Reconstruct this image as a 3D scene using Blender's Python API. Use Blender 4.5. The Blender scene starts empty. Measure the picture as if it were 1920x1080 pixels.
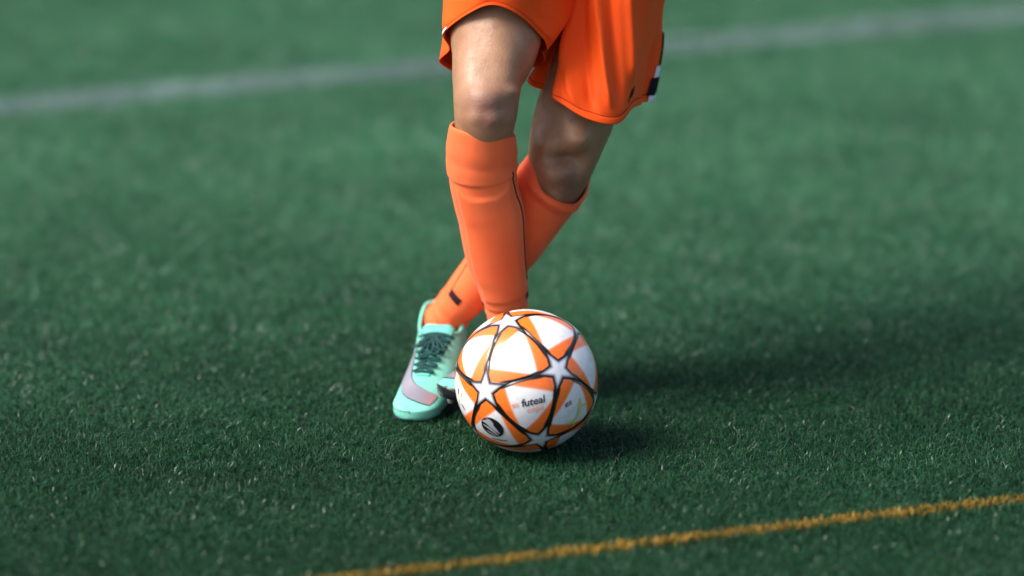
import bpy, bmesh, math, random
import numpy as np
from mathutils import Vector, Matrix, Quaternion

SC = bpy.context.scene
COL = SC.collection
RNG = np.random.default_rng(7)
random.seed(7)

# ------------------------------------------------------------------ camera
LENS, PITCH, BALL_R = 300.0, math.radians(17.0), 0.11
FPX = LENS / 36.0 * 1920.0                      # focal length in photograph pixels
CAM_RIGHT = np.array([1.0, 0, 0])
CAM_UP = np.array([0, math.sin(PITCH), math.cos(PITCH)])
CAM_FWD = np.array([0, math.cos(PITCH), -math.sin(PITCH)])
BALL_C = np.array([0, 0, BALL_R - 0.004 + 0.010])   # the ball rides on the blade tips


def ray(px, py):
    return CAM_RIGHT * (px - 960) / FPX + CAM_UP * (540 - py) / FPX + CAM_FWD


CAM = BALL_C - ray(987, 714) * (BALL_R * FPX / 134.5)


def at_y(px, py, y):
    """world point seen at a photograph pixel whose distance is known (plane Y = y)"""
    r = ray(px, py)
    return CAM + r * ((y - CAM[1]) / r[1])


def at_z(px, py, z=0.0):
    r = ray(px, py)
    return CAM + r * ((z - CAM[2]) / r[2])


cd = bpy.data.cameras.new("camera")
cam = bpy.data.objects.new("camera", cd)
COL.objects.link(cam)
cam.location = CAM
cam.rotation_euler = (math.pi / 2 - PITCH, 0, 0)
cd.lens = LENS
cd.sensor_width = 36
cd.clip_start = 0.5
cd.clip_end = 500
cd.dof.use_dof = True
cd.dof.focus_distance = float(np.dot(at_z(960, 855) - CAM, CAM_FWD))
cd.dof.aperture_fstop = 1.15
cd.dof.aperture_blades = 9
SC.camera = cam

# ------------------------------------------------------------------ light
SUN_EL, SUN_AZ = math.radians(49), math.radians(19)      # azimuth: from the left, slightly on the camera's side
to_sun = Vector((-math.cos(SUN_EL) * math.cos(SUN_AZ), -math.cos(SUN_EL) * math.sin(SUN_AZ), math.sin(SUN_EL)))
w = bpy.data.worlds.new("World")
SC.world = w
w.use_nodes = True
nt = w.node_tree
nt.nodes.clear()
sky = nt.nodes.new("ShaderNodeTexSky")
sky.sky_type = 'NISHITA'
sky.sun_disc = False
sky.air_density = 0.7
sky.dust_density = 3.5
sky.ozone_density = 0.3
sky.sun_elevation = SUN_EL
sky.sun_rotation = math.atan2(to_sun.x, to_sun.y)
bg = nt.nodes.new("ShaderNodeBackground")
bg.inputs[1].default_value = 0.13
wo = nt.nodes.new("ShaderNodeOutputWorld")
nt.links.new(sky.outputs[0], bg.inputs[0])
nt.links.new(bg.outputs[0], wo.inputs[0])

sd = bpy.data.lights.new("sun", 'SUN')
sd.energy = 3.1
sd.angle = math.radians(28)
sd.color = (1.0, 0.97, 0.92)
sun = bpy.data.objects.new("sun", sd)
COL.objects.link(sun)
sun.location = (-6, -3, 8)
sun.rotation_euler = to_sun.to_track_quat('Z', 'Y').to_euler()

SC.view_settings.view_transform = 'Standard'
SC.view_settings.look = 'None'
SC.view_settings.gamma = 1.0
SC.view_settings.exposure = 0.82
SC.view_settings.use_curve_mapping = False
SC.render.engine = 'CYCLES'
SC.cycles.use_denoising = True
SC.cycles.max_bounces = 6
SC.cycles.sample_clamp_indirect = 4.0


# ------------------------------------------------------------------ helpers
def lin(r, g, b):
    f = lambda c: c / 12.92 if c <= 0.04045 else ((c + 0.055) / 1.055) ** 2.4
    return (f(r / 255), f(g / 255), f(b / 255), 1)


class Mat:
    def __init__(self, name, color, rough=0.6, spec=0.5, **kw):
        m = bpy.data.materials.new(name)
        m.use_nodes = True
        self.m, self.t = m, m.node_tree
        self.p = self.t.nodes["Principled BSDF"]
        self.p.inputs["Base Color"].default_value = color
        self.p.inputs["Roughness"].default_value = rough
        self.p.inputs["Specular IOR Level"].default_value = spec
        for k, v in kw.items():
            self.p.inputs[k.replace("_", " ")].default_value = v

    def n(self, typ, **kw):
        nd = self.t.nodes.new(typ)
        for k, v in kw.items():
            setattr(nd, k, v)
        return nd

    def l(self, a, b):
        self.t.links.new(a, b)

    def noise(self, scale, detail=3, rough=0.5, coord='Object', dist=0.0):
        tc = self.n("ShaderNodeTexCoord")
        nz = self.n("ShaderNodeTexNoise")
        nz.inputs["Scale"].default_value = scale
        nz.inputs["Detail"].default_value = detail
        nz.inputs["Roughness"].default_value = rough
        nz.inputs["Distortion"].default_value = dist
        self.l(tc.outputs[coord], nz.inputs["Vector"])
        return nz.outputs["Fac"]

    def ramp(self, fac, stops):
        r = self.n("ShaderNodeValToRGB")
        while len(r.color_ramp.elements) < len(stops):
            r.color_ramp.elements.new(0.5)
        for e, (p, c) in zip(r.color_ramp.elements, stops):
            e.position, e.color = p, c
        self.l(fac, r.inputs[0])
        return r.outputs[0]

    def bump(self, fac, strength=0.3, dist=0.001):
        b = self.n("ShaderNodeBump")
        b.inputs["Strength"].default_value = strength
        b.inputs["Distance"].default_value = dist
        self.l(fac, b.inputs["Height"])
        self.l(b.outputs[0], self.p.inputs["Normal"])


def tag(o, label=None, cat=None, group=None, kind=None):
    if label: o["label"] = label
    if cat: o["category"] = cat
    if group: o["group"] = group
    if kind: o["kind"] = kind
    return o


def new_mesh(name, verts, faces, smooth=True):
    me = bpy.data.meshes.new(name)
    me.from_pydata([tuple(map(float, v)) for v in verts], [], [tuple(int(i) for i in f) for f in faces])
    if smooth:
        me.polygons.foreach_set("use_smooth", [True] * len(me.polygons))
    me.update()
    return me


def link(name, me, mat=None, parent=None):
    o = bpy.data.objects.new(name, me)
    COL.objects.link(o)
    if mat is not None and me is not None and not me.materials:
        me.materials.append(mat.m)
    if parent is not None:
        o.parent = parent
        # parents are Empties with a plain location; keep children in world coordinates
        o.matrix_parent_inverse = parent.matrix_basis.inverted() if parent.type == 'EMPTY' else Matrix()
    return o


def catmull(P, n, closed=False):
    """resample points P (k, d) to n samples by a Catmull-Rom spline, uniform in index"""
    P = np.asarray(P, float)
    k = len(P)
    t = np.linspace(0, k, n, endpoint=False) if closed else np.linspace(0, k - 1, n)
    i = np.floor(t).astype(int)
    if not closed:
        i = np.clip(i, 0, k - 2)
    f = (t - i)[:, None]
    g = (lambda j: P[j % k]) if closed else (lambda j: P[np.clip(j, 0, k - 1)])
    p0, p1, p2, p3 = g(i - 1), g(i), g(i + 1), g(i + 2)
    return 0.5 * ((2 * p1) + (-p0 + p2) * f + (2 * p0 - 5 * p1 + 4 * p2 - p3) * f ** 2 + (-p0 + 3 * p1 - 3 * p2 + p3) * f ** 3)


def unit(v):
    v = np.asarray(v, float)
    return v / np.maximum(np.linalg.norm(v, axis=-1, keepdims=True), 1e-12)


class Limb:
    """tapered tube through stations (centre, half width, front depth, back depth)"""

    def __init__(self, stations, front=(0, -1, 0), n=60):
        P = np.array([list(s[0]) + list(s[1:4]) for s in stations], float)
        self.Q = catmull(P, n)
        self.C = self.Q[:, :3]
        T = unit(np.gradient(self.C, axis=0))
        F = np.asarray(front, float)
        F = unit(F - T * (T @ F)[:, None])
        self.T, self.F, self.R = T, F, np.cross(F, T)
        # make R point to +X (image right)
        s = np.sign(self.R[:, 0].sum()) or 1
        self.R *= s
        self.n = n

    def point(self, u, th, off=0.0):
        """u 0..1 along, th angle: 0 = right side, pi/2 = front; arrays allowed"""
        u, th = np.broadcast_arrays(np.asarray(u, float), np.asarray(th, float))
        x = np.clip(u, 0, 1) * (self.n - 1)
        i = np.clip(np.floor(x).astype(int), 0, self.n - 2)
        f = (x - i)[..., None]
        mix = lambda A: A[i] * (1 - f) + A[i + 1] * f
        q, F, R = mix(self.Q), unit(mix(self.F)), unit(mix(self.R))
        c, s = np.cos(th), np.sin(th)
        d = np.where(s > 0, q[..., 4], q[..., 5])
        return q[..., :3] + R * ((q[..., 3] + off) * c)[..., None] + F * ((d + off) * s)[..., None]


def grid_faces(nu, nv, closed_v=True, base=0):
    F = []
    m = nv if closed_v else nv - 1
    for i in range(nu - 1):
        for j in range(m):
            a, b = i * nv + j, i * nv + (j + 1) % nv
            F.append((base + a, base + b, base + b + nv, base + a + nv))
    return F


class Bag:
    def __init__(self):
        self.v, self.f = [], []

    def add(self, V, F):
        b = len(self.v)
        self.v += [tuple(x) for x in np.asarray(V).reshape(-1, 3)]
        self.f += [tuple(i + b for i in f) for f in F]

    def tube(self, P, r, seg=8, caps=True, n=None):
        P = np.asarray(P, float)
        if n: P = catmull(P, n)
        r = np.broadcast_to(np.asarray(r, float), (len(P),)) if np.ndim(r) == 0 or len(np.atleast_1d(r)) == len(P) else catmull(np.asarray(r, float)[:, None], len(P))[:, 0]
        T = unit(np.gradient(P, axis=0))
        ref = np.array([0.31, 0.2, 0.93])
        A = unit(np.cross(T, ref))
        B = np.cross(T, A)
        th = np.linspace(0, 2 * np.pi, seg, endpoint=False)
        V = P[:, None] + (A[:, None] * np.cos(th)[None, :, None] + B[:, None] * np.sin(th)[None, :, None]) * r[:, None, None]
        F = grid_faces(len(P), seg)
        if caps:
            F += [tuple(range(seg))[::-1], tuple((len(P) - 1) * seg + k for k in range(seg))]
        self.add(V, F)

    def limb(self, L, nu=60, nv=36, off=0.0):
        u = np.linspace(0, 1, nu)[:, None]
        th = np.linspace(0, 2 * np.pi, nv, endpoint=False)[None]
        V = L.point(u, th, off)
        F = grid_faces(nu, nv)
        F += [tuple(range(nv))[::-1], tuple((nu - 1) * nv + k for k in range(nv))]
        self.add(V, F)

    def ball(self, c, r, nu=14, nv=20, R=None):
        a = np.linspace(0, np.pi, nu + 2)[1:-1][:, None]
        b = np.linspace(0, 2 * np.pi, nv, endpoint=False)[None]
        D = np.stack([np.sin(a) * np.cos(b), np.sin(a) * np.sin(b), np.cos(a) + 0 * b], -1) * np.asarray(r, float)
        if R is not None: D = D @ np.asarray(R).T
        V = D + np.asarray(c, float)
        F = grid_faces(nu, nv)
        F += [tuple(range(nv))[::-1], tuple((nu - 1) * nv + k for k in range(nv))]
        self.add(V, F)

    def mesh(self, name, smooth=True):
        me = new_mesh(name, self.v, self.f, smooth)
        bm = bmesh.new(); bm.from_mesh(me)
        bmesh.ops.recalc_face_normals(bm, faces=bm.faces)
        bm.to_mesh(me); bm.free()
        return me


def evaluate(me, *mods):
    """apply modifiers to a mesh without operators"""
    o = bpy.data.objects.new("work", me)
    COL.objects.link(o)
    for typ, kw in mods:
        m = o.modifiers.new(typ.lower(), typ)
        for k, v in kw.items():
            setattr(m, k, v)
    dg = bpy.context.evaluated_depsgraph_get()
    out = bpy.data.meshes.new_from_object(o.evaluated_get(dg))
    bpy.data.objects.remove(o)
    return out


def coords(me):
    a = np.empty(len(me.vertices) * 3); me.vertices.foreach_get("co", a)
    return a.reshape(-1, 3)


def set_coords(me, V):
    me.vertices.foreach_set("co", V.ravel()); me.update()


def vnormals(me):
    a = np.empty(len(me.vertices) * 3); me.vertices.foreach_get("normal", a)
    return a.reshape(-1, 3)


def color_attr(me, name, rgb):
    at = me.color_attributes.new(name, 'FLOAT_COLOR', 'POINT')
    a = np.ones((len(me.vertices), 4)); a[:, :3] = rgb
    at.data.foreach_set("color", a.ravel())


def smoothstep(a, b, x):
    t = np.clip((x - a) / (b - a), 0, 1)
    return t * t * (3 - 2 * t)


# ------------------------------------------------------------------ ground and turf
mg = Mat("rubber_infill", (0.012, 0.028, 0.018, 1), 0.9, 0.2)
mg.l(mg.ramp(mg.noise(900, 2), [(0.3, (0.006, 0.010, 0.008, 1)), (0.7, (0.016, 0.045, 0.026, 1))]), mg.p.inputs["Base Color"])
mg.bump(mg.noise(700, 2), 0.8, 0.004)
# beyond the modelled fibres the sheet itself takes the colour of the turf
sx0 = mg.n("ShaderNodeSeparateXYZ"); tc0 = mg.n("ShaderNodeTexCoord"); mg.l(tc0.outputs["Object"], sx0.inputs[0])
ab0 = mg.n("ShaderNodeMath", operation='ABSOLUTE'); mg.l(sx0.outputs[0], ab0.inputs[0])
ay0 = mg.n("ShaderNodeMath", operation='SUBTRACT'); ay0.inputs[1].default_value = 1.75; mg.l(sx0.outputs[1], ay0.inputs[0])
ay1 = mg.n("ShaderNodeMath", operation='ABSOLUTE'); mg.l(ay0.outputs[0], ay1.inputs[0])
gx0 = mg.n("ShaderNodeMath", operation='GREATER_THAN'); gx0.inputs[1].default_value = 2.42; mg.l(ab0.outputs[0], gx0.inputs[0])
gy0 = mg.n("ShaderNodeMath", operation='GREATER_THAN'); gy0.inputs[1].default_value = 3.26; mg.l(ay1.outputs[0], gy0.inputs[0])
mx0 = mg.n("ShaderNodeMath", operation='MAXIMUM'); mg.l(gx0.outputs[0], mx0.inputs[0]); mg.l(gy0.outputs[0], mx0.inputs[1])
mi0 = mg.n("ShaderNodeMix", data_type='RGBA'); mg.l(mx0.outputs[0], mi0.inputs[0])
mg.l(mg.p.inputs["Base Color"].links[0].from_socket, mi0.inputs[6])
mg.l(mg.ramp(mg.noise(60, 8, 0.75), [(0.3, (0.018, 0.075, 0.034, 1)), (0.7, (0.035, 0.125, 0.062, 1))]), mi0.inputs[7])
mg.l(mi0.outputs[2], mg.p.inputs["Base Color"])
g = link("ground", new_mesh("ground", [(-150, -150, 0), (150, -150, 0), (150, 150, 0), (-150, 150, 0)], [(0, 1, 2, 3)], False), mg)
tag(g, "dark green synthetic pitch with rubber infill under the grass fibres", "pitch", kind="structure")


def blade_mesh(name, XY, hmin, hmax, wmin, wmax, lean, rng, base=-0.001):
    """many flat bent blades: base pair, middle pair, tip"""
    n = len(XY)
    h = rng.uniform(hmin, hmax, n)
    wd = rng.uniform(wmin, wmax, n) / 2
    az = rng.uniform(0, 2 * np.pi, n)
    ln = np.abs(rng.normal(0, lean, n)) + 0.12
    fa = rng.uniform(0, 2 * np.pi, n)
    d = np.stack([np.cos(az), np.sin(az), 0 * az], -1)
    s = np.stack([np.cos(fa), np.sin(fa), 0 * fa], -1)
    b = np.concatenate([XY, np.full((n, 1), base)], 1)
    up = np.array([0, 0, 1.0])
    m = b + d * (h * 0.28 * ln)[:, None] + up * (h * 0.55)[:, None]
    t = b + d * (h * 0.95 * ln)[:, None] + up * (h * (1.0 - 0.25 * np.minimum(ln, 2)))[:, None]
    W = s * wd[:, None]
    V = np.stack([b - W, b + W, m - W * .9, m + W * .9, t - W * .25, t + W * .25], 1).reshape(-1, 3)
    k = np.arange(n)[:, None] * 6
    F = np.concatenate([k + np.array([0, 1, 3, 2]), k + np.array([2, 3, 5, 4])], 1).reshape(-1, 4)
    me = bpy.data.meshes.new(name)
    me.vertices.add(len(V)); me.vertices.foreach_set("co", V.ravel())
    me.loops.add(F.size); me.loops.foreach_set("vertex_index", F.ravel())
    me.polygons.add(len(F)); me.polygons.foreach_set("loop_start", np.arange(len(F)) * 4)
    me.update(calc_edges=True)
    me.polygons.foreach_set("use_smooth", np.ones(len(F), bool))
    at = me.attributes.new("tone", 'FLOAT', 'POINT')
    at.data.foreach_set("value", np.repeat(rng.uniform(0, 1, n), 6))
    return me


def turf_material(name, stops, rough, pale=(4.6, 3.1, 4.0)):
    m = Mat(name, (0.03, 0.1, 0.05, 1), rough, 0.3)
    a = m.n("ShaderNodeAttribute", attribute_name="tone")
    col = m.ramp(a.outputs["Fac"], stops)
    # broad mottling of the fibres (worn and brushed areas), in world metres
    ge = m.n("ShaderNodeNewGeometry")
    mp = m.n("ShaderNodeMapping"); mp.inputs["Scale"].default_value = (0.6, 1.0, 1.0)
    m.l(ge.outputs["Position"], mp.inputs[0])
    nz = m.n("ShaderNodeTexNoise"); nz.inputs["Scale"].default_value = 4.0; nz.inputs["Detail"].default_value = 5
    nz.inputs["Roughness"].default_value = 0.65
    m.l(mp.outputs[0], nz.inputs["Vector"])
    v = m.ramp(nz.outputs["Fac"], [(0.30, (0.66, 0.66, 0.66, 1)), (0.70, (1.0, 1.0, 1.0, 1))])
    # brighter light behind the ball, painted into the fibre colour with a noisy border
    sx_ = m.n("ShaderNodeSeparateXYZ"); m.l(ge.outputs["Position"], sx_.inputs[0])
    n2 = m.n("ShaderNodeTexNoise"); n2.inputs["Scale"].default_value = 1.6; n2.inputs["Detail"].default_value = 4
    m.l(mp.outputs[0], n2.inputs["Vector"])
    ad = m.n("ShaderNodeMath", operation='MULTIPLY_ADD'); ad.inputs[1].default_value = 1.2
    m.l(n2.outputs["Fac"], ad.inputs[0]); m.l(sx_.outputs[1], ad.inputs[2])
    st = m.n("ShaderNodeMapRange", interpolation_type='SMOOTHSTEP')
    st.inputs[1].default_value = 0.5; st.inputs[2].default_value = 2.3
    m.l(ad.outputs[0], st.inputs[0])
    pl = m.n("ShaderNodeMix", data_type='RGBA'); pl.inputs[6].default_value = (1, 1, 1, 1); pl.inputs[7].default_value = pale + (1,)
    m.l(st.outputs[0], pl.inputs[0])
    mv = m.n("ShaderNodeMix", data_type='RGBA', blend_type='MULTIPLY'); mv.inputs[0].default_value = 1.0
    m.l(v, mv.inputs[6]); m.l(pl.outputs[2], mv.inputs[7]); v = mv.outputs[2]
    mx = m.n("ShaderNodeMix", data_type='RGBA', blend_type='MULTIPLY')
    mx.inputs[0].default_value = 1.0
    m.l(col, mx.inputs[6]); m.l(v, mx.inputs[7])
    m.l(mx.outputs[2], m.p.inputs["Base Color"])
    # most fibres are dull, about one in nine is new and glossy
    gl = m.n("ShaderNodeMapRange"); gl.inputs[1].default_value = 0.88; gl.inputs[2].default_value = 0.90
    m.l(a.outputs["Fac"], gl.inputs[0])
    rr = m.n("ShaderNodeMapRange"); rr.inputs[3].default_value = rough + 0.2; rr.inputs[4].default_value = 0.28
    m.l(gl.outputs[0], rr.inputs[0]); m.l(rr.outputs[0], m.p.inputs["Roughness"])
    sp_ = m.n("ShaderNodeMapRange"); sp_.inputs[3].default_value = 0.14; sp_.inputs[4].default_value = 0.5
    m.l(gl.outputs[0], sp_.inputs[0]); m.l(sp_.outputs[0], m.p.inputs["Specular IOR Level"])
    return m


GREEN = [(0.0, (0.005, 0.036, 0.012, 1)), (0.45, (0.011, 0.066, 0.024, 1)), (0.85, (0.018, 0.090, 0.035, 1)), (0.96, (0.045, 0.125, 0.065, 1)), (1.0, (0.15, 0.21, 0.17, 1))]  # top stop: a few near-white blades, sparkle painted into the colour
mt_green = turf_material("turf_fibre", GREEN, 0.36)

# tufts: disc-shaped clumps of blades, scattered over the pitch by geometry nodes
tuft_col = bpy.data.collections.new("tuft_sources")
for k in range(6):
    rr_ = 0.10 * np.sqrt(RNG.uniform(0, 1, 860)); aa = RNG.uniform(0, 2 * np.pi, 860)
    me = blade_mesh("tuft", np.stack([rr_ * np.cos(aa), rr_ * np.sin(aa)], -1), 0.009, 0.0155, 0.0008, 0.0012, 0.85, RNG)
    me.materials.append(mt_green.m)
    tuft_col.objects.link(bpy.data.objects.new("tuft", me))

X0, X1, Y0, Y1, ST = -2.4, 2.4, -1.5, 5.0, 0.082
gx, gy = np.meshgrid(np.arange(X0, X1, ST), np.arange(Y0, Y1, ST))
pts = np.stack([gx.ravel(), gy.ravel(), 0 * gx.ravel()], -1)
pts[:, :2] += RNG.uniform(-0.32, 0.32, (len(pts), 2)) * ST
gm = bpy.data.meshes.new("grass")
gm.vertices.add(len(pts)); gm.vertices.foreach_set("co", pts.ravel()); gm.update()
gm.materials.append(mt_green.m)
grass = link("grass", gm)
tag(grass, "short dark green synthetic grass fibres covering the pitch", "grass", kind="stuff")
ng = bpy.data.node_groups.new("scatter_tufts", 'GeometryNodeTree')
ng.interface.new_socket("Geometry", in_out='INPUT', socket_type='NodeSocketGeometry')
ng.interface.new_socket("Geometry", in_out='OUTPUT', socket_type='NodeSocketGeometry')
gi, go = ng.nodes.new("NodeGroupInput"), ng.nodes.new("NodeGroupOutput")
ci = ng.nodes.new("GeometryNodeCollectionInfo"); ci.inputs[0].default_value = tuft_col
ci.inputs["Separate Children"].default_value = True; ci.inputs["Reset Children"].default_value = True
ip = ng.nodes.new("GeometryNodeInstanceOnPoints"); ip.inputs["Pick Instance"].default_value = True
rv = ng.nodes.new("FunctionNodeRandomValue"); rv.data_type = 'FLOAT_VECTOR'
rv.inputs[1].default_value = (0, 0, 6.2832)
rs = ng.nodes.new("FunctionNodeRandomValue"); rs.data_type = 'FLOAT_VECTOR'
rs.inputs[0].default_value = (0.95, 0.95, 0.8); rs.inputs[1].default_value = (1.1, 1.1, 1.12); rs.inputs["Seed"].default_value = 5
L = ng.links.new
L(gi.outputs[0], ip.inputs["Points"]); L(ci.outputs[0], ip.inputs["Instance"])
L(rv.outputs[0], ip.inputs["Rotation"]); L(rs.outputs[0], ip.inputs["Scale"]); L(ip.outputs[0], go.inputs[0])
grass.modifiers.new("scatter", 'NODES').node_group = ng


def turf_line(name, a, b, width, dens, stops, label, rng, h=(0.013, 0.0175)):
    """a marking tufted into the pitch: its own coloured fibres between ground points a and b"""
    a, b = np.asarray(a)[:2], np.asarray(b)[:2]
    d = unit(b - a); nrm = np.array([-d[1], d[0]])
    mid = (a + b) / 2
    half = 3.4
    n = int(2 * half * width * dens)
    XY = mid + d * rng.uniform(-half, half, n)[:, None] + nrm * (rng.uniform(-.5, .5, n) * width)[:, None]
    me = blade_mesh(name, XY, h[0], h[1], 0.0010, 0.0016, 0.45, rng)
    o = link(name, me, turf_material(name + "_fibre", stops, 0.45, (1.0, 1.0, 1.0)))
    tag(o, label, "line", kind="structure")


turf_line("white_line", at_z(0, 198, .009), at_z(1920, 24, .009), 0.088, 60000,
          [(0.0, (0.12, 0.20, 0.22, 1)), (0.5, (0.29, 0.37, 0.40, 1)), (1.0, (0.54, 0.59, 0.65, 1))],
          "faded white line of synthetic fibres crossing the pitch behind the player", RNG)
turf_line("yellow_line", at_z(645, 1080, .010), at_z(1920, 931, .010), 0.026, 90000,
          [(0.0, (0.13, 0.07, 0.012, 1)), (0.5, (0.42, 0.23, 0.024, 1)), (1.0, (0.66, 0.39, 0.06, 1))],
          "thin yellow line of synthetic fibres crossing the pitch in front of the ball", RNG)

# ------------------------------------------------------------------ football
PHI = (1 + 5 ** .5) / 2
IV = unit(np.array([(0, s1, s2 * PHI) for s1 in (-1, 1) for s2 in (-1, 1)] +
                   [(s1, s2 * PHI, 0) for s1 in (-1, 1) for s2 in (-1, 1)] +
                   [(s2 * PHI, 0, s1) for s1 in (-1, 1) for s2 in (-1, 1)]))
IF = []
for i in range(12):
    for j in range(12):
        for k in range(12):
            if i < j and i < k and j != k:
                if IV[i] @ IV[j] > .4 and IV[j] @ IV[k] > .4 and IV[i] @ IV[k] > .4 and np.linalg.det(np.array([IV[i], IV[j], IV[k]])) > 0:
                    IF.append((i, j, k))


def ball_dir(px, py):
    x, y = (px - 987) / 134.5, (714 - py) / 134.5
    return unit(x * CAM_RIGHT + y * CAM_UP - math.sqrt(max(0.0, 1 - x * x - y * y)) * CAM_FWD)


sA, sB, sC, sD = ball_dir(952, 602), ball_dir(1046, 690), ball_dir(910, 731), ball_dir(1012, 823)
# pick three mutually adjacent icosahedron vertices (counter-clockwise seen from outside: A, C, B) and fit the rotation
fi = IF[0]
va, vc, vb = IV[fi[0]], IV[fi[1]], IV[fi[2]]
vd = [v for v in IV if v @ vc > .4 and v @ vb > .4 and v @ va < 0][0]
H = np.array([va, vb, vc, vd]).T @ np.array([sA, sB, sC, sD])
U, _, Vt = np.linalg.svd(H)
ROT = Vt.T @ np.diag([1, 1, np.sign(np.linalg.det(Vt.T @ U.T))]) @ U.T
WV = IV @ ROT.T                                      # star directions in the world

mb = Mat("ball_leather", (0.8, 0.8, 0.8, 1), 0.28, 0.5)
ca = mb.n("ShaderNodeVertexColor", layer_name="print")
sm_ = mb.ramp(mb.noise(34, 8, 0.72, dist=0.6), [(0.30, (0.55, 0.60, 0.54, 1)), (0.40, (0.86, 0.87, 0.85, 1)), (0.52, (1, 1, 1, 1))])
mxb = mb.n("ShaderNodeMix", data_type='RGBA', blend_type='MULTIPLY'); mxb.inputs[0].default_value = 0.8
mb.l(ca.outputs[0], mxb.inputs[6]); mb.l(sm_, mxb.inputs[7]); mb.l(mxb.outputs[2], mb.p.inputs["Base Color"])
mb.bump(mb.noise(1400, 2), 0.12, 0.0004)
mb.p.inputs["Coat Weight"].default_value = 0.35
mb.p.inputs["Coat Roughness"].default_value = 0.12

ball = bpy.data.objects.new("football", None); COL.objects.link(ball)
ball.empty_display_size = 0.05
tag(ball, "white and orange football with black-edged stars on the grass", "football")
WHITE, ORANGE, BLACK = np.array([.84, .84, .85]), np.array([.98, .185, .022]), np.array([.006, .005, .006])

# one panel between three stars (in the frame of IF[0]); shared by all twenty
NP = 100
A0, B0, C0 = (IV[i] for i in fi)                    # counter-clockwise
bary, idx = [], {}
for i in range(NP + 1):
    for j in range(NP + 1 - i):
        idx[i, j] = len(bary); bary.append(((NP - i - j) / NP, i / NP, j / NP))
bary = np.array(bary)
flat = bary @ np.array([A0, B0, C0])
pv = unit(flat)
pf = []
for i in range(NP):
    for j in range(NP - i):
        pf.append((idx[i, j], idx[i + 1, j], idx[i, j + 1]))
        if i + j < NP - 1: pf.append((idx[i + 1, j], idx[i + 1, j + 1], idx[i, j + 1]))
# distance to the three seams, in radians
seam = np.min(np.stack([np.abs(np.arcsin(np.clip(pv @ unit(np.cross(p, q)), -1, 1))) for p, q in ((A0, B0), (B0, C0), (C0, A0))]), 0)
star_d = np.min(np.stack([np.arccos(np.clip(pv @ p, -1, 1)) for p in (A0, B0, C0)]), 0)
# the white field: a triangle whose corners sit near one star on each seam (clockwise order A, C, B)
S_ = 0.30
order = [A0, C0, B0]
wt = [order[k] * (1 - S_) + order[(k + 1) % 3] * S_ for k in range(3)]
cen = (A0 + B0 + C0) / 3
nrm0 = unit(cen)
e1 = unit(A0 - cen); e2 = np.cross(nrm0, e1)
to2 = lambda p: np.stack([(p - cen) @ e1, (p - cen) @ e2], -1)
q2 = to2(flat)
din = np.full(len(flat), 9.0)
for k in range(3):
    a2, b2 = to2(wt[k]), to2(wt[(k + 1) % 3])
    dd = b2 - a2; ln_ = np.linalg.norm(dd)
    nn = np.array([-dd[1], dd[0]]) / ln_
    if (to2(cen) - a2) @ nn < 0: nn = -nn
    tt = np.clip(((q2 - a2) @ dd) / ln_ ** 2, 0, 1)
    din = np.minimum(din, (q2 - a2) @ nn + 0.006 * np.sin(np.pi * tt))
wmix = smoothstep(-0.012, 0.012, din)[:, None]
pale = np.array([.90, .42, .28])
halo = (np.exp(-((din + 0.004) / 0.016) ** 2))[:, None]
colp = ORANGE * (1 - wmix) + WHITE * wmix
colp = colp * (1 - .3 * halo) + pale * .3 * halo
sw = 0.036 + 0.018 * np.exp(-((star_d - 0.30) / 0.11) ** 2)
kmix = smoothstep(1.15, 0.85, seam / sw)[:, None]
colp = colp * (1 - kmix) + BLACK * kmix
rad = BALL_R * (1 - 0.011 * np.exp(-(seam / 0.016) ** 2))
pm = new_mesh("panel", pv * rad[:, None], pf)
color_attr(pm, "print", colp)
pm.materials.append(mb.m)


def frame(p, q, r):
    x = unit(p); z = unit(np.cross(p, q)); return np.stack([x, np.cross(z, x), z], 1)


def put(name, me, M3, parent, mat=None):
    o = link(name, me, mat)
    o.matrix_world = Matrix.Translation(Vector(BALL_C)) @ Matrix(M3.tolist()).to_4x4()
    o.parent = parent
    return o


f0 = frame(A0, B0, C0)
for (i, j, k) in IF:
    put("panel", pm, frame(WV[i], WV[j], WV[k]) @ f0.T, ball)

# one star (axis = IV[0], a tip on each seam); shared by all twelve
nb = [v for v in IV if .4 < v @ IV[0] < .99]
ax = IV[0]; tx = unit(nb[0] - ax * (nb[0] @ ax)); ty = np.cross(ax, tx)
NA, NR = 120, 26
ph = np.linspace(0, 2 * np.pi, NA, endpoint=False)
fold = np.abs(((ph / (2 * np.pi) * 5 + .5) % 1) - .5) * 2           # 0 at a tip, 1 at a notch
RO, RI = 0.42, 0.175
# straight star edge in polar form
a_t, a_n = 0.0, np.pi / 5
al = fold * np.pi / 5
px1, py1 = RO, 0.0
px2, py2 = RI * math.cos(np.pi / 5), RI * math.sin(np.pi / 5)
edge_r = (px1 * py2 - py1 * px2) / ((px1 - px2) * np.sin(al) + (py2 - py1) * np.cos(al))
sv, scol = [ax * (BALL_R + 0.0007)], [WHITE]
for r_ in range(1, NR + 1):
    rho = r_ / NR
    ang = rho * edge_r
    D = ax * np.cos(ang)[:, None] + (tx * np.cos(ph)[:, None] + ty * np.sin(ph)[:, None]) * np.sin(ang)[:, None]
    lift = 0.0007 - 0.0016 * rho ** 6
    sv += list(D * (BALL_R + lift))
    # distance from the outline (same all round the star), black rim, soft grey inside it
    dist = (1 - rho) * RI * 0.86
    m1 = smoothstep(0.046, 0.056, dist); m2 = smoothstep(0.048, 0.098, dist)
    c_ = BLACK * (1 - m1) + (np.array([.13, .13, .16]) * (1 - m2) + np.array([.72, .74, .80]) * m2) * m1
    scol += [c_] * NA
sf = [(0, 1 + j, 1 + (j + 1) % NA) for j in range(NA)]
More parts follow.
